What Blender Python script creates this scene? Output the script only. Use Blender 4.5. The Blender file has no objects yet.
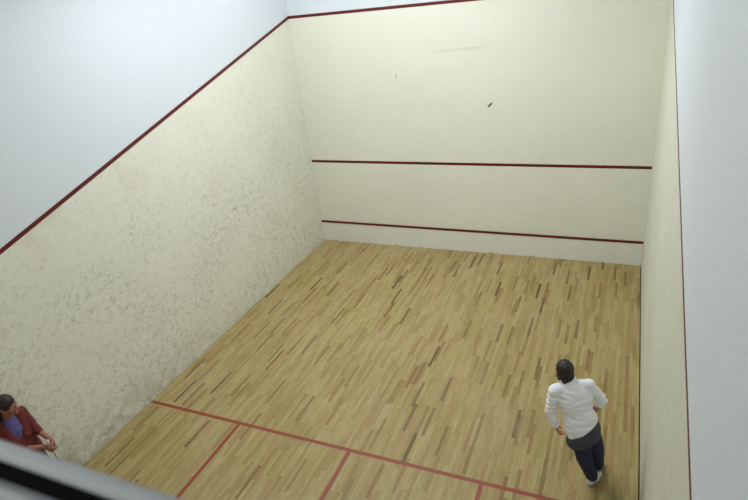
import bpy, bmesh, math, random
from mathutils import Vector, Matrix, noise
random.seed(4)
scn = bpy.context.scene
COL = scn.collection

# ------------------------------------------------------------------ helpers
def V(*a): return Vector(a)

def srgb(r, g, b):
    def f(c):
        c /= 255.0
        return c / 12.92 if c <= 0.04045 else ((c + 0.055) / 1.055) ** 2.4
    return (f(r), f(g), f(b), 1.0)

def link(name, bm, mat, parent=None, smooth=False):
    me = bpy.data.meshes.new(name)
    bm.normal_update()
    bm.to_mesh(me); bm.free()
    o = bpy.data.objects.new(name, me)
    COL.objects.link(o)
    if mat: me.materials.append(mat)
    if parent: o.parent = parent; o.matrix_parent_inverse = Matrix.Translation(-parent.location)
    if smooth:
        for p in me.polygons: p.use_smooth = True
    return o

def box(bm, a, b, bevel=0.0):
    x0, y0, z0 = a; x1, y1, z1 = b
    vs = [bm.verts.new(p) for p in ((x0,y0,z0),(x1,y0,z0),(x1,y1,z0),(x0,y1,z0),(x0,y0,z1),(x1,y0,z1),(x1,y1,z1),(x0,y1,z1))]
    fs = [bm.faces.new([vs[i] for i in q]) for q in ((0,3,2,1),(4,5,6,7),(0,1,5,4),(1,2,6,5),(2,3,7,6),(3,0,4,7))]
    if bevel:
        es = list({e for f in fs for e in f.edges})
        bmesh.ops.bevel(bm, geom=es, offset=bevel, segments=3, affect='EDGES')

def prism(bm, pts, axis, a, b):
    """extrude a closed outline of (u, v) points along an axis between a and b"""
    def P(u, v, w):
        return {'x': (w, u, v), 'y': (u, w, v), 'z': (u, v, w)}[axis]
    r0 = [bm.verts.new(P(u, v, a)) for u, v in pts]
    r1 = [bm.verts.new(P(u, v, b)) for u, v in pts]
    n = len(pts)
    bm.faces.new(r0); bm.faces.new(r1[::-1])
    for i in range(n):
        bm.faces.new((r0[i], r1[i], r1[(i+1) % n], r0[(i+1) % n]))
    bmesh.ops.recalc_face_normals(bm, faces=bm.faces)

def tag(o, label=None, cat=None, group=None, kind=None):
    if label: o['label'] = label
    if cat: o['category'] = cat
    if group: o['group'] = group
    if kind: o['kind'] = kind
    return o

def thing(name, loc, label, cat):
    o = bpy.data.objects.new(name, None)
    o.location = loc; o.empty_display_size = 0.2
    COL.objects.link(o)
    return tag(o, label, cat)

# ---------------------------------------------------------------- materials
class NT:
    def __init__(self, name):
        self.m = bpy.data.materials.new(name); self.m.use_nodes = True
        self.t = self.m.node_tree; self.t.nodes.clear()
        self.out = self.n('ShaderNodeOutputMaterial')
        self.b = self.n('ShaderNodeBsdfPrincipled')
        self.t.links.new(self.b.outputs[0], self.out.inputs[0])
    def n(self, typ, **kw):
        x = self.t.nodes.new(typ)
        for k, v in kw.items(): setattr(x, k, v)
        return x
    def l(self, a, b): self.t.links.new(a, b)
    def put(self, sock, v):
        if hasattr(v, 'default_value') or hasattr(v, 'is_output'): self.l(v, sock)
        else: sock.default_value = v
    def math(self, op, a, b=0.0, c=0.0, clamp=False):
        x = self.n('ShaderNodeMath', operation=op, use_clamp=clamp)
        self.put(x.inputs[0], a); self.put(x.inputs[1], b); self.put(x.inputs[2], c)
        return x.outputs[0]
    def mix(self, f, a, b, mode='MIX'):
        x = self.n('ShaderNodeMix', data_type='RGBA', blend_type=mode)
        self.put(x.inputs[0], f); self.put(x.inputs[6], a); self.put(x.inputs[7], b)
        return x.outputs[2]
    def smooth(self, v, lo, hi):
        x = self.n('ShaderNodeMapRange', interpolation_type='SMOOTHSTEP')
        self.put(x.inputs[0], v); self.put(x.inputs[1], lo); self.put(x.inputs[2], hi)
        return x.outputs[0]
    def pos(self):
        return self.n('ShaderNodeNewGeometry').outputs['Position']
    def sep(self, v):
        s = self.n('ShaderNodeSeparateXYZ'); self.l(v, s.inputs[0]); return s.outputs
    def comb(self, x, y, z):
        s = self.n('ShaderNodeCombineXYZ')
        for i, q in enumerate((x, y, z)): self.put(s.inputs[i], q)
        return s.outputs[0]
    def noise(self, vec, scale, detail=3.0, rough=0.55):
        x = self.n('ShaderNodeTexNoise'); self.l(vec, x.inputs['Vector'])
        x.inputs['Scale'].default_value = scale; x.inputs['Detail'].default_value = detail
        x.inputs['Roughness'].default_value = rough
        return x.outputs['Fac']
    def bump(self, h, strength, dist):
        x = self.n('ShaderNodeBump'); x.inputs['Strength'].default_value = strength
        x.inputs['Distance'].default_value = dist
        self.l(h, x.inputs['Height']); self.l(x.outputs[0], self.b.inputs['Normal'])

def plain(name, rgb, rough=0.6, metal=0.0, var=0.08, scale=30.0, bump=0.0, sheen=0.0):
    k = NT(name); p = k.pos()
    n = k.noise(p, scale, 3)
    c = srgb(*rgb)
    dk = tuple(x * (1 - var) for x in c[:3]) + (1,); lt = tuple(min(1, x * (1 + var)) for x in c[:3]) + (1,)
    k.l(k.mix(n, dk, lt), k.b.inputs['Base Color'])
    k.b.inputs['Roughness'].default_value = rough; k.b.inputs['Metallic'].default_value = metal
    if sheen: k.b.inputs['Sheen Weight'].default_value = sheen
    if bump: k.bump(n, bump, 0.01)
    return k.m

ZF, ZB, LEN, WID = 4.611, 2.1395, 9.75, 6.4      # out line at the front, at the back, court length and width

def wall_paint(name, side, cream, white, specks=1.0):
    """plaster: off-white play area under the out line, cooler white above it, rubber ball marks, dirt at the foot"""
    k = NT(name); p = k.pos(); x, y, z = k.sep(p)
    if side == 'front': line = k.math('ADD', ZF, 0.0)
    else: line = k.math('MULTIPLY_ADD', y, (ZF - ZB) / LEN, ZF)
    above = k.math('GREATER_THAN', z, line)
    big = k.noise(p, 0.55, 3); mid = k.noise(p, 3.0, 4, 0.6)
    cream_c = k.mix(big, srgb(*[c * 0.972 for c in cream]), srgb(*[min(255, c * 1.028) for c in cream]))
    # ball marks: small smudges, thicker where a broad noise says so
    us = {'front': (x, z), 'left': (y, z), 'right': (y, z)}[side]
    flat = k.comb(us[0], us[1], 0.0)
    vo = k.n('ShaderNodeTexVoronoi', feature='F1'); k.l(k.n_warp(flat), vo.inputs['Vector']); vo.inputs['Scale'].default_value = 13.0
    cr = k.n('ShaderNodeSeparateColor'); k.l(vo.outputs['Color'], cr.inputs[0])
    rad = k.math('MULTIPLY_ADD', cr.outputs[0], 0.26, 0.06)
    dot = k.math('SUBTRACT', 1.0, k.smooth(k.math('DIVIDE', vo.outputs['Distance'], rad), 0.55, 1.25))
    keep = k.math('MULTIPLY', dot, k.smooth(cr.outputs[1], 0.35, 0.95))
    low = k.smooth(z, 3.9, 1.3)
    dens = k.math('MULTIPLY', k.math('MULTIPLY_ADD', k.smooth(k.noise(flat, 0.9, 3, 0.6), 0.33, 0.66), 0.65, 0.35), k.math('MULTIPLY_ADD', low, 0.72, 0.28))
    fleck = k.math('ADD', k.smooth(k.noise(flat, 27.0, 4, 0.78), 0.49, 0.70), k.math('MULTIPLY', k.smooth(k.noise(flat, 11.0, 3, 0.7), 0.47, 0.68), 0.75))
    mk = k.math('MULTIPLY', k.math('ADD', k.math('MULTIPLY', keep, 0.38), k.math('MULTIPLY', fleck, 0.36)), dens)
    mk = k.math('MULTIPLY', mk, specks, clamp=True)
    c = k.mix(mk, cream_c, srgb(112, 116, 98))
    # rubbed dirt towards the floor, brownish and patchy
    foot = k.math('MULTIPLY', k.smooth(z, 0.75, 0.0), k.smooth(k.noise(flat, 4.5, 5, 0.7), 0.35, 0.72))
    foot = k.math('MULTIPLY', foot, k.math('MULTIPLY_ADD', k.smooth(y, -2.5, -7.0), 0.8, 0.2))
    c = k.mix(k.math('MULTIPLY', foot, 0.6 * specks), c, srgb(126, 118, 100))
    pinkish = k.math('MULTIPLY', k.smooth(k.noise(flat, 1.4, 3), 0.5, 0.75), 0.22 if side != 'front' else 0.05)
    c = k.mix(pinkish, c, srgb(205, 186, 168))
    if side == 'front':
        # one long rubber scrape and a shallow repaired crease in the plaster
        for (mx, mz, ang, a, b, s) in MARKS:
            dx = k.math('SUBTRACT', x, mx); dz = k.math('SUBTRACT', z, mz); ca, sa = math.cos(ang), math.sin(ang)
            u = k.math('MULTIPLY_ADD', dx, ca, k.math('MULTIPLY', dz, sa)); v = k.math('MULTIPLY_ADD', dz, ca, k.math('MULTIPLY', dx, -sa))
            r2 = k.math('ADD', k.math('POWER', k.math('ABSOLUTE', k.math('DIVIDE', u, a)), 2.0), k.math('POWER', k.math('ABSOLUTE', k.math('DIVIDE', v, b)), 2.0))
            c = k.mix(k.math('MULTIPLY', k.smooth(r2, 1.2, 0.5), s), c, srgb(70, 66, 58))
        # the lowest board is a cooler white, its foot chipped to old yellow
        chip = k.math('MULTIPLY', k.smooth(z, 0.025, 0.012), k.smooth(k.noise(flat, 5.0, 4), 0.56, 0.62))
        c = k.mix(chip, c, srgb(190, 172, 120))
    w = k.mix(big, srgb(*[q * 0.985 for q in white]), srgb(*white))
    c = k.mix(above, c, w)
    k.l(c, k.b.inputs['Base Color'])
    k.b.inputs['Roughness'].default_value = 0.62
    k.b.inputs['Specular IOR Level'].default_value = 0.3
    k.bump(k.math('ADD', k.noise(p, 35.0, 4, 0.6), k.math('MULTIPLY', mid, 0.8)), 0.22, 0.012)
    return k.m

def _warp(self, flat):
    n = self.n('ShaderNodeTexNoise'); self.l(flat, n.inputs['Vector']); n.inputs['Scale'].default_value = 9.0
    m = self.n('ShaderNodeVectorMath', operation='MULTIPLY_ADD')
    self.l(n.outputs['Color'], m.inputs[0]); m.inputs[1].default_value = (0.06, 0.06, 0.0); self.l(flat, m.inputs[2])
    return m.outputs[0]
NT.n_warp = _warp
MARKS = [(3.758, 2.899, 0.75, 0.062, 0.022, 0.85), (3.264, 3.85, 0.04, 0.50, 0.030, 0.09), (2.05, 3.45, 1.4, 0.05, 0.014, 0.35)]

def parquet():
    k = NT('narrow_oak_strip_floor'); p = k.pos(); x, y, z = k.sep(p)
    sw, ln = 0.042, 0.50
    cx = k.math('DIVIDE', x, sw); ci = k.math('FLOOR', cx)
    wn = k.n('ShaderNodeTexWhiteNoise', noise_dimensions='1D'); k.l(ci, wn.inputs['W'])
    off = k.math('MULTIPLY', wn.outputs['Value'], 7.3)
    cy = k.math('ADD', k.math('DIVIDE', y, ln), off); yi = k.math('FLOOR', cy)
    w2 = k.n('ShaderNodeTexWhiteNoise', noise_dimensions='2D'); k.l(k.comb(ci, yi, 0.0), w2.inputs['Vector'])
    w3 = k.n('ShaderNodeTexWhiteNoise', noise_dimensions='3D'); k.l(k.comb(ci, yi, 5.0), w3.inputs['Vector'])
    r = k.n('ShaderNodeValToRGB'); k.l(w2.outputs['Value'], r.inputs[0])
    e = r.color_ramp.elements
    e[0].position = 0.0; e[0].color = srgb(*FL[0]); e[1].position = 1.0; e[1].color = srgb(*FL[4])
    for ps, cc in ((0.025, FL[1]), (0.12, FL[2]), (0.55, FL[3])):
        q = e.new(ps); q.color = srgb(*cc)
    gv = k.comb(k.math('MULTIPLY', x, 60.0), k.math('MULTIPLY_ADD', y, 2.6, k.math('MULTIPLY', w3.outputs['Value'], 40.0)), 0.0)
    g = k.noise(gv, 1.0, 4, 0.65)
    c = k.mix(k.math('MULTIPLY', k.smooth(g, 0.38, 0.72), 0.34), r.outputs[0], srgb(112, 90, 52))
    c = k.mix(k.math('MULTIPLY', k.smooth(g, 0.45, 0.25), 0.25), c, srgb(206, 184, 132))
    # broad worn, paler, greyer areas
    wear = k.smooth(k.noise(p, 0.8, 4, 0.6), 0.42, 0.7)
    c = k.mix(k.math('MULTIPLY', wear, 0.22), c, srgb(186, 172, 138))
    scuff = k.smooth(k.noise(p, 6.0, 6, 0.75), 0.62, 0.8)
    c = k.mix(k.math('MULTIPLY', scuff, 0.25), c, srgb(110, 98, 72))
    tint = k.n('ShaderNodeTexWhiteNoise', noise_dimensions='3D'); k.l(k.comb(ci, yi, 11.0), tint.inputs['Vector'])
    c = k.mix(k.math('MULTIPLY', k.smooth(tint.outputs['Value'], 0.72, 1.0), 0.35), c, srgb(170, 132, 92))
    mott = k.smooth(k.noise(k.comb(k.math('MULTIPLY', x, 28.0), k.math('MULTIPLY', y, 7.0), 0.0), 1.0, 5, 0.75), 0.5, 0.72)
    c = k.mix(k.math('MULTIPLY', mott, 0.35), c, srgb(118, 100, 60))
    # joints
    fx = k.math('FRACT', cx); jx = k.math('MINIMUM', fx, k.math('SUBTRACT', 1.0, fx))
    fy = k.math('FRACT', cy); jy = k.math('MINIMUM', fy, k.math('SUBTRACT', 1.0, fy))
    j = k.math('MAXIMUM', k.smooth(jx, 0.035, 0.0), k.smooth(jy, 0.006, 0.0))
    c = k.mix(k.math('MULTIPLY', j, 0.5), c, srgb(86, 66, 38))
    k.l(c, k.b.inputs['Base Color'])
    k.b.inputs['Roughness'].default_value = 0.5
    k.b.inputs['Specular IOR Level'].default_value = 0.3
    k.bump(k.math('SUBTRACT', g, j), 0.10, 0.004)
    return k.m
FL = [(88, 70, 40), (130, 106, 62), (152, 134, 82), (165, 148, 94), (172, 159, 107)]

def line_paint(name, rgb, worn, wornrgb):
    k = NT(name); p = k.pos()
    n = k.noise(p, 5.0, 5, 0.7)
    c = k.mix(k.math('MULTIPLY', k.smooth(n, 0.5, 0.75), worn), srgb(*rgb), srgb(*wornrgb))
    k.l(c, k.b.inputs['Base Color']); k.b.inputs['Roughness'].default_value = 0.5
    return k.m

M = {}
M['left'] = wall_paint('plaster_left', 'left', (229, 231, 214), (217, 226, 230), 1.15)
M['front'] = wall_paint('plaster_front', 'front', (226, 228, 211), (216, 225, 229), 0.22)
M['right'] = wall_paint('plaster_right', 'right', (215, 218, 200), (219, 227, 231), 0.8)
M['back'] = plain('plaster_back', (214, 214, 200), 0.6)
M['ceil'] = plain('ceiling_white', (200, 202, 200), 0.8)
M['floor'] = parquet()
M['red_wall'] = line_paint('dark_red_wall_line', (92, 11, 8), 0.35, (66, 8, 10))
M['red_floor'] = line_paint('worn_red_floor_line', (140, 60, 34), 0.6, (118, 72, 44))
M['black'] = plain('black_rubber', (6, 6, 7), 0.95)
M['black'].node_tree.nodes['Principled BSDF'].inputs['Specular IOR Level'].default_value = 0.05
M['gap'] = plain('dark_edge_gap', (58, 48, 30), 0.9)
M['alu'] = plain('brushed_aluminium', (138, 141, 140), 0.6, 0.1)
M['grey'] = plain('grey_gallery_carpet', (60, 60, 64), 0.95)
M['tube'] = plain('lamp_housing', (220, 220, 220), 0.5)

# ------------------------------------------------------------------ setting
TOP = 7.4; BACKY = -13.0
def struct(name, bm, mat, parent=None):
    o = link(name, bm, mat, parent)
    if parent is None: o['kind'] = 'structure'
    return o

bm = bmesh.new(); box(bm, (0.012, -LEN, -0.04), (WID - 0.013, -0.002, 0.0)); floor = struct('floor', bm, M['floor'])
bm = bmesh.new(); box(bm, (0.0, -LEN, -0.3), (WID, 0.0, -0.042)); struct('trim_1', bm, M['gap'])
bm = bmesh.new(); box(bm, (-0.25, 0.0, -0.3), (WID + 0.25, 0.25, TOP)); wf = struct('wall_front', bm, M['front'])
bm = bmesh.new(); box(bm, (-0.25, BACKY, -0.3), (0.0, 0.0, TOP)); wl = struct('wall_left', bm, M['left'])
bm = bmesh.new(); box(bm, (WID, BACKY, -0.3), (WID + 0.25, 0.0, TOP)); wr = struct('wall_right', bm, M['right'])
bm = bmesh.new(); box(bm, (0.0, -LEN - 0.2, -0.3), (WID, -LEN, 3.5)); struct('wall_back', bm, M['back'])
bm = bmesh.new(); box(bm, (-0.25, BACKY, TOP), (WID + 0.25, 0.25, TOP + 0.2)); struct('ceiling', bm, M['ceil'])
bm = bmesh.new(); box(bm, (0.0, BACKY, 3.5), (WID, -9.50, 3.62)); struct('trim_2', bm, M['grey'])       # gallery deck
bm = bmesh.new(); box(bm, (-0.25, BACKY - 0.2, -0.3), (WID + 0.25, BACKY, TOP + 0.2)); struct('wall_gallery', bm, M['back'])

# painted lines, 50 mm wide, proud of the surface by a coat of paint
E3 = 0.003
def strip(name, bm, mat, parent, label): o = link(name, bm, mat, parent); o['label'] = label; return o
bm = bmesh.new(); box(bm, (0.0, -E3, ZF - 0.025), (WID, 0.0, ZF + 0.025)); strip('out_line', bm, M['red_wall'], wf, 'dark red out line high on the front wall')
bm = bmesh.new(); box(bm, (0.0, -E3, 1.817 - 0.025), (WID, 0.0, 1.817 + 0.025)); strip('service_line', bm, M['red_wall'], wf, 'dark red service line across the front wall')
# the tin: a thin sheet with a red rounded top strip
M['tin'] = wall_paint('tin_sheet', 'front', (226, 229, 219), (216, 225, 229), 0.12)
bm = bmesh.new(); box(bm, (0.004, -0.012, 0.0), (WID - 0.004, 0.0, 0.43)); tn = strip('tin', bm, M['tin'], wf, 'white sheet board along the foot of the front wall')
bm = bmesh.new(); box(bm, (0.003, -0.022, 0.43), (WID - 0.003, 0.0, 0.475), 0.006); strip('tin_rail', bm, M['red_wall'], tn, 'dark red top strip of the board')
def side_line(wall, xa, xb, hw=0.0258):
    bm = bmesh.new()
    zb = ZB
    pts = [(0.0, ZF - hw), (0.0, ZF + hw), (-LEN, zb + hw), (-LEN, zb - hw)]
    prism(bm, pts, 'x', xa, xb)
    strip('out_line', bm, M['red_wall'], wall, 'dark red out line sloping down towards the back')
side_line(wl, 0.0, E3); side_line(wr, WID - E3, WID, 0.019)
SL = 5.4705
bm = bmesh.new(); box(bm, (0.013, -SL - 0.025, 0.0), (WID - 0.014, -SL + 0.025, 0.0015)); strip('short_line', bm, M['red_floor'], floor, 'red short line across the wooden floor')
for nm, cx, lb in (('service_box_line', 1.566, 'red line closing the left service box'), ('half_court_line', 3.2, 'red half court line running to the back'), ('service_box_line', 4.822, 'red line closing the right service box')):
    bm = bmesh.new(); ye = -LEN if nm[0] == 'h' else -SL - 1.65
    box(bm, (cx - 0.025, ye, 0.0), (cx + 0.025, -SL - 0.025, 0.0015)); strip(nm, bm, M['red_floor'], floor, lb)
for cx, d in ((0.013, 1), (WID - 0.014, -1)):
    bm = bmesh.new(); xe = 1.566 - 0.025 if d > 0 else 4.822 + 0.025
    box(bm, (min(cx, xe), -SL - 1.65, 0.0), (max(cx, xe), -SL - 1.60, 0.0015)); strip('service_box_line', bm, M['red_floor'], floor, 'red back edge line of a service box')

# ----------------------------------------------------- gallery rail in front of the camera
rail = thing('gallery_railing', (3.2, -9.52, 3.62), 'out-of-focus grey metal railing with a black strip across the bottom left corner', 'railing')
RY, RZ = -9.519, 4.643
bm = bmesh.new(); box(bm, (0.0, RY - 0.006, 3.62), (WID, RY + 0.004, RZ)); link('parapet_panel', bm, M['black'], rail)
bm = bmesh.new()
prism(bm, [(RY + 0.011 * math.cos(a), RZ + 0.011 * math.sin(a)) for a in [2 * math.pi * i / 24 for i in range(24)]], 'x', 0.0, WID)
o = link('handrail', bm, M['alu'], rail, True); o['label'] = 'grey metal handrail'
bm = bmesh.new(); box(bm, (0.0, RY - 0.030, 4.571), (WID, RY + 0.004, 4.591), 0.004)
o = link('lower_rail', bm, M['alu'], rail, True); o['label'] = 'narrow grey metal strip under the black one'

# ------------------------------------------------------------------ figures
def frame(d, wide=None):
    d = d.normalized()
    u = Vector(wide) if wide is not None else (V(0, 0, 1) if abs(d.z) < 0.9 else V(1, 0, 0))
    u = (u - d * u.dot(d)).normalized()
    return d, u, d.cross(u)

def cap(bm, p0, p1, r0, r1, wide=None, k=1.0, seg=14):
    """tapered capsule; cross-section k times wider along `wide`"""
    p0, p1 = Vector(p0), Vector(p1); d, u, v = frame(p1 - p0 if (p1 - p0).length > 1e-6 else V(0, 0, 1), wide)
    L = (p1 - p0).length; rings = []
    st = [(-r0 * math.cos(a), r0 * math.sin(a)) for a in [math.pi / 2 * i / 4 for i in range(1, 5)]]
    st += [(L * i / 4.0, r0 + (r1 - r0) * i / 4.0) for i in range(1, 4)]
    st += [(L + r1 * math.sin(a), r1 * math.cos(a)) for a in [math.pi / 2 * i / 4 for i in range(0, 4)]]
    for t, r in st:
        rings.append([bm.verts.new(p0 + d * t + u * (r * k * math.cos(2 * math.pi * j / seg)) + v * (r * math.sin(2 * math.pi * j / seg))) for j in range(seg)])
    a = bm.verts.new(p0 - d * r0); b = bm.verts.new(p1 + d * r1)
    for j in range(seg):
        bm.faces.new((a, rings[0][(j + 1) % seg], rings[0][j])); bm.faces.new((b, rings[-1][j], rings[-1][(j + 1) % seg]))
    for A, B in zip(rings, rings[1:]):
        for j in range(seg): bm.faces.new((A[j], A[(j + 1) % seg], B[(j + 1) % seg], B[j]))

def loft(bm, secs, seg=20):
    """secs: (centre, side vector, half width, half depth, up vector)"""
    rings = []
    for c, s, hw, hd, up in secs:
        c = Vector(c); s = Vector(s).normalized(); up = Vector(up).normalized(); f = up.cross(s).normalized()
        rings.append([bm.verts.new(c + s * (hw * math.cos(2 * math.pi * j / seg)) + f * (hd * math.sin(2 * math.pi * j / seg))) for j in range(seg)])
    bm.faces.new(rings[0][::-1]); bm.faces.new(rings[-1])
    for A, B in zip(rings, rings[1:]):
        for j in range(seg): bm.faces.new((A[j], A[(j + 1) % seg], B[(j + 1) % seg], B[j]))

def ell(bm, c, r, rot=None):
    m = Matrix.Translation(Vector(c)) @ (rot.to_4x4() if rot else Matrix()) @ Matrix.Diagonal((r[0], r[1], r[2], 1.0))
    bmesh.ops.create_uvsphere(bm, u_segments=16, v_segments=10, radius=1.0, matrix=m)

def fuse(name, bm, mat, parent, voxel=0.008, smooth=4, disp=None):
    """fuse overlapping shapes into one continuous skin"""
    bmesh.ops.recalc_face_normals(bm, faces=bm.faces)
    me = bpy.data.meshes.new('tmp'); bm.to_mesh(me); bm.free()
    t = bpy.data.objects.new('tmp', me); COL.objects.link(t)
    r = t.modifiers.new('r', 'REMESH'); r.mode = 'VOXEL'; r.voxel_size = voxel; r.use_smooth_shade = True
    s = t.modifiers.new('s', 'SMOOTH'); s.factor = 0.5; s.iterations = smooth
    dg = bpy.context.evaluated_depsgraph_get(); dg.update()
    new = bpy.data.meshes.new_from_object(t.evaluated_get(dg)); new.name = name
    bpy.data.objects.remove(t); bpy.data.meshes.remove(me)
    if disp:
        for v in new.vertices: v.co += v.normal * disp(v.co)
    for p in new.polygons: p.use_smooth = True
    new.materials.clear(); new.materials.append(mat)
    o = bpy.data.objects.new(name, new); COL.objects.link(o)
    o.parent = parent; o.matrix_parent_inverse = Matrix.Translation(-parent.location)
    return o

def basis(fwd, up):
    up = Vector(up).normalized(); f = Vector(fwd); f = (f - up * f.dot(up)).normalized(); r = f.cross(up).normalized()
    return Matrix((r, f, up)).transposed()          # columns: right, forward, up

def head_shapes(bm, c, B, s=1.0):
    P = lambda x, y, z: Vector(c) + B @ (V(x, y, z) * s)
    ell(bm, P(0, -0.008, 0.025), (0.073 * s, 0.092 * s, 0.090 * s), B)       # cranium
    ell(bm, P(0, 0.030, -0.035), (0.056 * s, 0.062 * s, 0.075 * s), B)       # face
    ell(bm, P(0, 0.068, -0.090), (0.024 * s, 0.024 * s, 0.022 * s), B)       # chin
    for sx in (-1, 1):
        ell(bm, P(sx * 0.036, 0.062, -0.030), (0.021 * s, 0.020 * s, 0.020 * s), B)    # cheek
        cap(bm, P(sx * 0.012, 0.086, 0.018), P(sx * 0.042, 0.074, 0.018), 0.008 * s, 0.007 * s)  # brow
        cap(bm, P(sx * 0.073, -0.008, 0.012), P(sx * 0.071, -0.004, -0.030), 0.014 * s, 0.009 * s, B @ V(0, 1, 0), 1.2)  # ear
    cap(bm, P(0, 0.090, 0.008), P(0, 0.108, -0.028), 0.006 * s, 0.011 * s)   # nose
    cap(bm, P(-0.018, 0.090, -0.056), P(0.018, 0.090, -0.056), 0.006 * s, 0.006 * s)   # lips
    cap(bm, P(-0.014, 0.089, -0.065), P(0.014, 0.089, -0.065), 0.006 * s, 0.006 * s)

def face_details(c, B, parent, s=1.0):
    P = lambda x, y, z: Vector(c) + B @ (V(x, y, z) * s)
    for sx in (-1, 1):
        bm = bmesh.new(); ell(bm, P(sx * 0.029, 0.080, 0.000), (0.0125 * s, 0.0095 * s, 0.0085 * s), B)
        e = link('eye', bm, M['eye'], parent, True)
        bm = bmesh.new(); ell(bm, P(sx * 0.029, 0.0880, 0.000), (0.0070 * s, 0.0045 * s, 0.0065 * s), B)
        i = link('iris', bm, M['iris'], parent, True); i.parent = e; i.matrix_parent_inverse = Matrix.Translation(-parent.location)
        bm = bmesh.new(); cap(bm, P(sx * 0.015, 0.095, 0.022), P(sx * 0.044, 0.082, 0.022), 0.0035 * s, 0.0022 * s)
        link('eyebrow', bm, M['hair'], parent, True)
    bm = bmesh.new(); cap(bm, P(-0.019, 0.0945, -0.060), P(0.019, 0.0945, -0.060), 0.0045 * s, 0.0045 * s)
    link('lips', bm, M['lip'], parent, True)

def hand(bm, wrist, d, palm, thumb_side, curl=0.6, s=1.0):
    """palm and five fingers. d: wrist-to-knuckle direction, palm: direction the palm faces, thumb_side: towards the thumb"""
    w = Vector(wrist); d = Vector(d).normalized(); n = Vector(palm); n = (n - d * n.dot(d)).normalized()
    t = d.cross(n).normalized()
    if t.dot(Vector(thumb_side)) < 0: t = -t
    cap(bm, w, w + d * 0.035 * s, 0.020 * s, 0.022 * s, t, 1.25)
    cap(bm, w + d * 0.025 * s, w + d * 0.078 * s, 0.014 * s, 0.013 * s, t, 2.7)
    for i, (off, L) in enumerate(((0.029, 0.070), (0.010, 0.080), (-0.010, 0.073), (-0.029, 0.058))):
        p = w + d * (0.082 - abs(off) * 0.12) * s + t * off * s; a = 0.15; q = p
        for seg, fr in enumerate((0.45, 0.32, 0.23)):
            a += curl * (0.6 if seg == 0 else 1.0)
            q2 = q + (d * math.cos(a) + n * math.sin(a)) * (L * fr * s)
            cap(bm, q, q2, (0.0092 - seg * 0.0008) * s, (0.0086 - seg * 0.0008) * s, None, 1, 10); q = q2
    p = w + d * 0.025 * s + t * 0.024 * s + n * 0.006 * s
    p2 = p + (d * 0.6 + t * 0.62 + n * 0.35).normalized() * 0.036 * s
    p3 = p2 + (d * 0.85 + t * 0.1 + n * 0.55).normalized() * 0.030 * s
    p4 = p3 + (d * 0.75 - t * 0.15 + n * 0.7).normalized() * 0.024 * s
    cap(bm, p, p2, 0.0135 * s, 0.011 * s, None, 1, 10); cap(bm, p2, p3, 0.011 * s, 0.010 * s, None, 1, 10); cap(bm, p3, p4, 0.010 * s, 0.0085 * s, None, 1, 10)

def shoe(parent, heel, toe, up, upper_mat, name='shoe'):
    h, t = Vector(heel), Vector(toe); f = (t - h).normalized(); u = Vector(up); u = (u - f * u.dot(f)).normalized(); r = f.cross(u).normalized(); L = (t - h).length
    P = lambda x, y, z: h + r * x + f * (y * L) + u * z
    bm = bmesh.new()
    cap(bm, P(0, 0.16, 0.050), P(0, 0.55, 0.045), 0.036, 0.038, r, 1.0)
    cap(bm, P(0, 0.50, 0.040), P(0, 0.84, 0.034), 0.037, 0.028, r, 1.25)
    cap(bm, P(0, 0.17, 0.060), P(0, 0.24, 0.098), 0.040, 0.040)
    so = fuse(name, bm, upper_mat, parent, 0.005, 3)
    bm = bmesh.new()
    out = []
    for i in range(28):
        a = 2 * math.pi * i / 28; yy = 0.5 - 0.5 * math.cos(a); wdt = 0.036 + 0.013 * math.sin(math.pi * min(1, max(0, (yy - 0.2) / 0.8))) ** 1.0
        out.append((math.copysign(abs(math.sin(a)) ** 0.7, math.sin(a)) * wdt, yy))
    lo = [bm.verts.new(P(x, y, 0.0)) for x, y in out]; hi = [bm.verts.new(P(x * 1.03, y, 0.024)) for x, y in out]
    bm.faces.new(lo[::-1]); bm.faces.new(hi)
    for i in range(28): bm.faces.new((lo[i], lo[(i + 1) % 28], hi[(i + 1) % 28], hi[i]))
    bmesh.ops.recalc_face_normals(bm, faces=bm.faces)
    sl = link('sole', bm, M['sole'], so); sl['label'] = 'darker rubber sole'
    sl.matrix_parent_inverse = Matrix.Translation(-parent.location)
    sl.parent = so; sl.matrix_parent_inverse = Matrix()
    return so

M['skin'] = plain('skin_tan', (190, 132, 104), 0.55, var=0.05, scale=20)
M['lip'] = plain('lips_rose', (150, 76, 70), 0.5)
M['eye'] = plain('eye_white', (170, 162, 154), 0.5, var=0.02)
M['iris'] = plain('iris_brown', (50, 32, 22), 0.3)
def hair_mat():
    k = NT('dark_brown_hair'); p = k.pos(); x, y, z = k.sep(p)
    n = k.noise(k.comb(k.math('MULTIPLY', x, 140.0), k.math('MULTIPLY', y, 60.0), k.math('MULTIPLY', z, 30.0)), 1.0, 3)
    k.l(k.mix(n, srgb(18, 14, 12), srgb(46, 36, 30)), k.b.inputs['Base Color']); k.b.inputs['Roughness'].default_value = 0.55
    k.bump(n, 0.5, 0.006); return k.m
M['hair'] = hair_mat()
M['knit'] = plain('white_knit', (240, 242, 248), 0.85, var=0.03, scale=160, bump=0.15, sheen=0.2)
M['slate'] = plain('slate_jersey', (66, 70, 80), 0.9, var=0.12, scale=60)
M['jeans'] = plain('dark_denim', (34, 46, 80), 0.85, var=0.30, scale=18)
M['shoe'] = plain('white_trainer', (228, 228, 232), 0.55, var=0.03)
M['sole'] = plain('grey_rubber_sole', (150, 148, 146), 0.7)
M['band'] = plain('black_wristband', (18, 18, 22), 0.6)
M['maroon'] = plain('maroon_jersey', (100, 36, 34), 0.85, var=0.14, scale=25)
M['purple'] = plain('purple_shirt', (92, 82, 140), 0.85, var=0.10, scale=25)
M['dark'] = plain('dark_trousers', (62, 34, 34), 0.9)
M['blue'] = plain('blue_grip', (46, 50, 130), 0.6)
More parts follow.
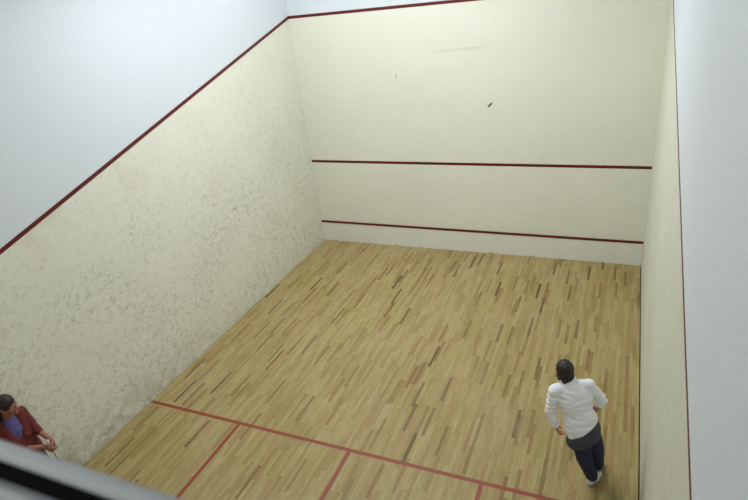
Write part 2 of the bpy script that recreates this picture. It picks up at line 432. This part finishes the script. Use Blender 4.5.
M['white_grip'] = plain('white_grip', (206, 202, 194), 0.7)
M['graphite'] = plain('graphite_frame', (150, 148, 142), 0.4, 0.3)
M['string'] = plain('racket_string', (210, 206, 190), 0.5)

def racket(loc, direction, side, label, grip):
    """squash racket: grip, shaft, oval head frame and strings; loc = butt of the grip"""
    o = thing('squash_racket', loc, label, 'racket')
    p = Vector(loc); d, u, v = frame(Vector(direction), side)
    bm = bmesh.new(); cap(bm, p, p + d * 0.17, 0.0165, 0.015, None, 1, 12); link('grip', bm, grip, o, True)
    bm = bmesh.new()
    cap(bm, p + d * 0.17, p + d * 0.30, 0.0085, 0.0085)
    for s in (-1, 1): cap(bm, p + d * 0.29, p + d * 0.40 + u * (0.068 * s), 0.0075, 0.0065)
    C = p + d * 0.53; N = 36
    ring = [C + d * (0.150 * math.cos(2 * math.pi * i / N)) + u * (0.098 * math.sin(2 * math.pi * i / N)) for i in range(N)]
    for i in range(N): cap(bm, ring[i], ring[(i + 1) % N], 0.0068, 0.0068, None, 1, 8)
    fr = link('racket_frame', bm, M['graphite'], o, True)
    bm = bmesh.new()
    for i in range(-5, 6):
        a = i * 0.016; h = 0.150 * math.sqrt(max(0.0, 1 - (a / 0.098) ** 2)); cap(bm, C + u * a - d * h, C + u * a + d * h, 0.0009, 0.0009, None, 1, 6)
    for i in range(-8, 9):
        a = i * 0.017; h = 0.098 * math.sqrt(max(0.0, 1 - (a / 0.150) ** 2)); cap(bm, C + d * a - u * h, C + d * a + u * h, 0.0009, 0.0009, None, 1, 6)
    link('strings', bm, M['string'], o)
    return o

def wrinkle(amp, scale, stretch):
    def f(co):
        q = Vector((co.x * stretch[0], co.y * stretch[1], co.z * stretch[2])) * scale
        n = noise.noise(q); return amp * (1 - abs(n) * 2.4)
    return f

# ---- player in white, seen from behind, mid-stride towards the front left
def player_white():
    root = thing('person', (5.93, -5.14, 0.0), 'person in white long-sleeved top and dark jeans walking away across the wooden floor', 'person')
    shL, shR = V(5.530, -5.235, 1.270), V(5.825, -5.090, 1.285)
    ch = (shL + shR) / 2; pel = V(5.812, -5.265, 0.87)
    side = (shR - shL).normalized(); pside = V(0.76, 0.58, 0.36).normalized()
    spine = (ch - pel).normalized()
    waist = pel.lerp(ch, 0.42) + V(-0.01, 0.0, 0)
    neck = V(5.632, -5.155, 1.350); hc = V(5.602, -5.110, 1.418)
    elL, wrL = V(5.497, -5.275, 1.045), V(5.555, -5.300, 0.885)
    elR, wrR = V(5.965, -5.020, 1.055), V(5.935, -5.065, 1.000)
    hipL, hipR = V(5.765, -5.325, 0.84), V(5.870, -5.235, 0.85)
    knL, anL = V(5.840, -5.235, 0.46), V(5.935, -5.135, 0.095)
    knR, anR = V(5.950, -5.110, 0.47), V(5.975, -5.000, 0.140)
    fwd = side.cross(spine); fwd = -fwd if fwd.y < 0 else fwd
    B = basis((-0.38, 0.86, -0.30), (-0.10, 0.30, 1.0))
    # body
    bm = bmesh.new()
    loft(bm, [(pel, pside, 0.145, 0.095, spine), (waist, side, 0.115, 0.080, spine), (pel.lerp(ch, 0.72), side, 0.140, 0.095, spine), (ch, side, 0.125, 0.075, spine), (ch + spine * 0.045, side, 0.06, 0.05, spine)])
    cap(bm, shL, shR, 0.045, 0.045)
    cap(bm, ch + spine * 0.02, hc + B @ V(0, -0.02, -0.05), 0.050, 0.046)
    head_shapes(bm, hc, B)
    for a, b, c in ((shL, elL, wrL), (shR, elR, wrR)):
        cap(bm, a, b, 0.042, 0.034); cap(bm, b, c, 0.034, 0.024)
    for a, b, c in ((hipL, knL, anL), (hipR, knR, anR)):
        cap(bm, a, b, 0.075, 0.050); cap(bm, b, c, 0.050, 0.034)
    hand(bm, wrL, (0.30, -0.05, -0.95), (0.9, 0.5, 0.2), (-0.3, 0.9, 0), 0.55)
    hand(bm, wrR, (-0.62, 0.10, -0.45), (0.2, 0.9, -0.3), (0, 0.2, 1), 0.85)
    fuse('body', bm, M['skin'], root, 0.0045, 2)
    face_details(hc, B, root)
    # hair: short cut drawn over the crown and nape
    bm = bmesh.new(); P = lambda x, y, z: hc + B @ V(x, y, z)
    ell(bm, P(0, -0.016, 0.036), (0.086, 0.100, 0.098), B)
    ell(bm, P(0, -0.062, -0.020), (0.074, 0.050, 0.075), B)
    ell(bm, P(0, -0.056, -0.062), (0.055, 0.036, 0.045), B)
    for sx in (-1, 1): ell(bm, P(sx * 0.066, -0.020, -0.020), (0.018, 0.045, 0.055), B)
    hr = fuse('hair', bm, M['hair'], root, 0.006, 3, lambda co: 0.006 * noise.noise(co * 55))
    # knitted top
    bm = bmesh.new()
    hem = pel + spine * 0.012; hside = V(0.74, 0.56, 0.52).normalized()
    loft(bm, [(hem, hside, 0.176, 0.128, spine), (pel.lerp(ch, 0.2), pside, 0.170, 0.125, spine), (waist, side, 0.146, 0.114, spine), (pel.lerp(ch, 0.72), side, 0.172, 0.118, spine), (pel.lerp(ch, 0.93), side, 0.160, 0.100, spine), (ch + spine * 0.045, side, 0.095, 0.07, spine)])
    cap(bm, shL, shR, 0.062, 0.062); cap(bm, ch, ch + spine * 0.05 + B @ V(0, 0.0, 0.02), 0.085, 0.066)
    for a, b, c, e in ((shL, elL, wrL, 0.93), (shR, elR, wrR, 0.45)):
        cap(bm, a, b, 0.062, 0.050); cap(bm, b, b.lerp(c, e), 0.050, 0.040)
    fuse('knitted_top', bm, M['knit'], root, 0.008, 4, wrinkle(0.009, 8.0, (0.8, 0.8, 2.4)))
    bm = bmesh.new(); cap(bm, neck + V(0, 0, -0.03), neck + B @ V(0, 0, 0.004), 0.066, 0.060); cl = fuse('collar', bm, M['knit'], root, 0.007, 2)
    # longer slate garment showing under the hem
    bm = bmesh.new()
    dn = V(0.10, -0.02, -1).normalized()
    loft(bm, [(pel + dn * 0.115, pside, 0.178, 0.142, -dn), (pel + dn * 0.07, pside, 0.184, 0.140, -dn), (pel + dn * 0.01, pside, 0.176, 0.134, -dn), (pel + spine * 0.05, pside, 0.160, 0.118, spine)])
    s = fuse('tunic_hem', bm, M['slate'], root, 0.008, 3, wrinkle(0.004, 10, (1, 1, .6))); s['label'] = 'dark slate garment edge under the white top'
    # jeans
    bm = bmesh.new()
    loft(bm, [(pel + dn * 0.12, pside, 0.150, 0.108, -dn), (pel, pside, 0.145, 0.100, spine)])
    for a, b, c in ((hipL, knL, anL), (hipR, knR, anR)):
        cap(bm, a.lerp(b, 0.22) + V(0.01, 0.02, 0), b, 0.086, 0.078); cap(bm, b, c + (b - c) * 0.10, 0.078, 0.060)
    fuse('jeans', bm, M['jeans'], root, 0.008, 4, wrinkle(0.005, 8, (1, 1, 1.8)))
    shoe(root, (5.905, -5.185, 0.0), (6.010, -4.965, 0.0), (0, 0, 1), M['shoe'])
    shoe(root, (5.965, -5.035, 0.065), (6.010, -4.800, 0.0), (0, 0.3, 1), M['shoe'])
    bm = bmesh.new(); d = (wrL - elL).normalized(); cap(bm, wrL - d * 0.028, wrL - d * 0.002, 0.036, 0.034)
    b = fuse('wristband', bm, M['band'], root, 0.005, 2); b['label'] = 'black band at the left wrist'
    return root, wrR
_, wr_ = player_white()
racket((5.885, -5.085, 1.010), (-0.20, 0.62, -0.76), (0, 0.76, 0.62), 'squash racket with a blue grip, held in the right hand of the person in white', M['blue'])

# ---- player in maroon by the left wall, cut by the railing
def player_maroon():
    root = thing('person', (0.22, -7.28, 0.0), 'person in maroon jacket and purple shirt beside the left wall, behind the railing', 'person')
    hc = V(0.215, -7.245, 1.500); B = basis((0.93, 0.38, -0.05), (0.12, 0.0, 1.0))
    shF, shN = V(0.140, -7.120, 1.290), V(0.115, -7.400, 1.270)
    ch = (shF + shN) / 2; side = (shN - shF).normalized(); pel = V(0.185, -7.28, 0.88); spine = (ch - pel).normalized()
    elF, elN = V(0.250, -7.115, 1.085), V(0.245, -7.400, 1.030)
    wrF, wrN = V(0.500, -7.135, 0.985), V(0.465, -7.215, 0.965)
    hipF, hipN = V(0.19, -7.20, 0.85), V(0.19, -7.36, 0.85)
    knF, anF = V(0.25, -7.17, 0.46), V(0.20, -7.15, 0.09)
    knN, anN = V(0.24, -7.40, 0.46), V(0.19, -7.42, 0.09)
    bm = bmesh.new()
    loft(bm, [(pel, side, 0.145, 0.095, spine), (pel.lerp(ch, 0.42), side, 0.115, 0.080, spine), (pel.lerp(ch, 0.72), side, 0.135, 0.095, spine), (ch, side, 0.120, 0.070, spine), (ch + spine * 0.045, side, 0.06, 0.05, spine)])
    cap(bm, shF, shN, 0.043, 0.043)
    cap(bm, ch + spine * 0.02, hc + B @ V(0, -0.02, -0.05), 0.052, 0.047)
    head_shapes(bm, hc, B)
    for a, b, c in ((shF, elF, wrF), (shN, elN, wrN)):
        cap(bm, a, b, 0.041, 0.034); cap(bm, b, c, 0.034, 0.024)
    for a, b, c in ((hipF, knF, anF), (hipN, knN, anN)):
        cap(bm, a, b, 0.075, 0.050); cap(bm, b, c, 0.050, 0.034)
    hand(bm, wrF, (0.80, -0.30, -0.50), (0, -1, 0), (0.1, 0, 1), 0.75)
    hand(bm, wrN, (0.85, 0.15, -0.50), (0, 1, 0), (0.1, 0, 1), 0.75)
    fuse('body', bm, M['skin2'], root, 0.0045, 2)
    face_details(hc, B, root)
    P = lambda x, y, z: hc + B @ V(x, y, z)
    bm = bmesh.new()
    ell(bm, P(0, -0.018, 0.042), (0.088, 0.104, 0.096), B); ell(bm, P(0, -0.070, -0.010), (0.070, 0.045, 0.075), B)
    cap(bm, P(0, -0.075, -0.02), P(0, -0.085, -0.19), 0.070, 0.045)
    fuse('hair', bm, M['hair'], root, 0.006, 3, lambda co: 0.005 * noise.noise(co * 55))
    # purple shirt
    bm = bmesh.new()
    loft(bm, [(pel + spine * -0.02, side, 0.168, 0.116, spine), (pel.lerp(ch, 0.42), side, 0.140, 0.104, spine), (pel.lerp(ch, 0.72), side, 0.152, 0.116, spine), (ch, side, 0.120, 0.084, spine), (ch + spine * 0.05, side, 0.070, 0.062, spine)])
    fuse('shirt', bm, M['purple'], root, 0.008, 4, wrinkle(0.004, 9, (1, 1, 1.6)))
    # jacket: back, shoulders and sleeves, open at the front; its lower front closed
    bm = bmesh.new(); f = side.cross(spine); f = -f if f.x < 0 else f
    loft(bm, [(pel + spine * -0.06, side, 0.190, 0.140, spine), (pel.lerp(ch, 0.30), side, 0.168, 0.130, spine), (pel.lerp(ch, 0.50), side, 0.162, 0.112, spine)])
    loft(bm, [(pel.lerp(ch, 0.2) - f * 0.04, side, 0.165, 0.100, spine), (pel.lerp(ch, 0.72) - f * 0.045, side, 0.170, 0.090, spine), (ch - f * 0.03, side, 0.150, 0.070, spine)])
    for sh in (shF, shN):
        cap(bm, sh.lerp(ch, 0.25) + f * 0.02 + spine * 0.01, pel.lerp(ch, 0.45) + (sh - ch) * 0.45 + f * 0.085, 0.060, 0.055)
    for a, b, c, e in ((shF, elF, wrF, 0.30), (shN, elN, wrN, 0.40)):
        cap(bm, a, b, 0.060, 0.048); cap(bm, b, b.lerp(c, e), 0.048, 0.037)
    fuse('jacket', bm, M['maroon'], root, 0.008, 4, wrinkle(0.006, 9, (1, 1, 1.6)))
    bm = bmesh.new()
    for a, b, c in ((hipF, knF, anF), (hipN, knN, anN)):
        cap(bm, a, b, 0.090, 0.066); cap(bm, b, c + (b - c) * 0.1, 0.066, 0.050)
    fuse('trousers', bm, M['dark'], root, 0.009, 4)
    shoe(root, (0.135, -7.145, 0.0), (0.385, -7.120, 0.0), (0, 0, 1), M['shoe'])
    shoe(root, (0.135, -7.425, 0.0), (0.385, -7.450, 0.0), (0, 0, 1), M['shoe'])
M['skin2'] = plain('skin_warm', (158, 104, 84), 0.55, var=0.05, scale=20)
player_maroon()
racket((0.515, -7.185, 1.03), (0.12, 0.0, -1.0), (0.9, -0.43, 0), 'squash racket with a white grip, held by the person in maroon', M['white_grip'])

# ------------------------------------------------------------------ light
def lamp(x, y, w, h, e, z=TOP - 0.02, rot=(0, 0, 0), col=(1.0, 1.0, 1.06)):
    d = bpy.data.lights.new('court_and_fill_light', 'AREA'); d.shape = 'RECTANGLE'; d.size = w; d.size_y = h; d.energy = e; d.color = col
    o = bpy.data.objects.new('court_and_fill_light', d); o.location = (x, y, z); o.rotation_euler = rot; COL.objects.link(o)
for x, y, z, e, rx, ry in ((1.3, -1.9, TOP - 0.02, 84, 0, 0), (4.8, -8.0, TOP - 0.02, 40, 0, 0), (3.4, -2.9, 6.1, 106, 0, 0), (1.6, -4.2, 6.0, 24, 0, 0),
                          (1.0, -5.0, 6.5, 40, 0, -50), (4.8, -11.0, 6.8, 185, -50, 0)):  # added fills: one aimed at the right wall, one bounced off the gallery wall
    lamp(x, y, 1.2, 1.2, e, z, (math.radians(rx), math.radians(ry), 0))
w = bpy.data.worlds.new('World'); w.use_nodes = True; scn.world = w
w.node_tree.nodes['Background'].inputs[0].default_value = (0.5, 0.52, 0.55, 1); w.node_tree.nodes['Background'].inputs[1].default_value = 0.3

# ----------------------------------------------------------------- camera
cd = bpy.data.cameras.new('camera'); cam = bpy.data.objects.new('camera', cd); COL.objects.link(cam)
cam.location = (5.97390, -9.79529, 5.12365); cam.rotation_mode = 'XYZ'; cam.rotation_euler = (1.11658, 0.11060, 0.40131)
cd.sensor_width = 36.0; cd.lens = 560.502 / 748 * 36.0; cd.clip_start = 0.02
cd.dof.use_dof = True; cd.dof.focus_distance = 7.5; cd.dof.aperture_fstop = 3.4
scn.camera = cam
scn.view_settings.view_transform = 'Standard'; scn.view_settings.look = 'None'
scn.view_settings.exposure = 0.07; scn.view_settings.gamma = 1.0; scn.view_settings.use_curve_mapping = False
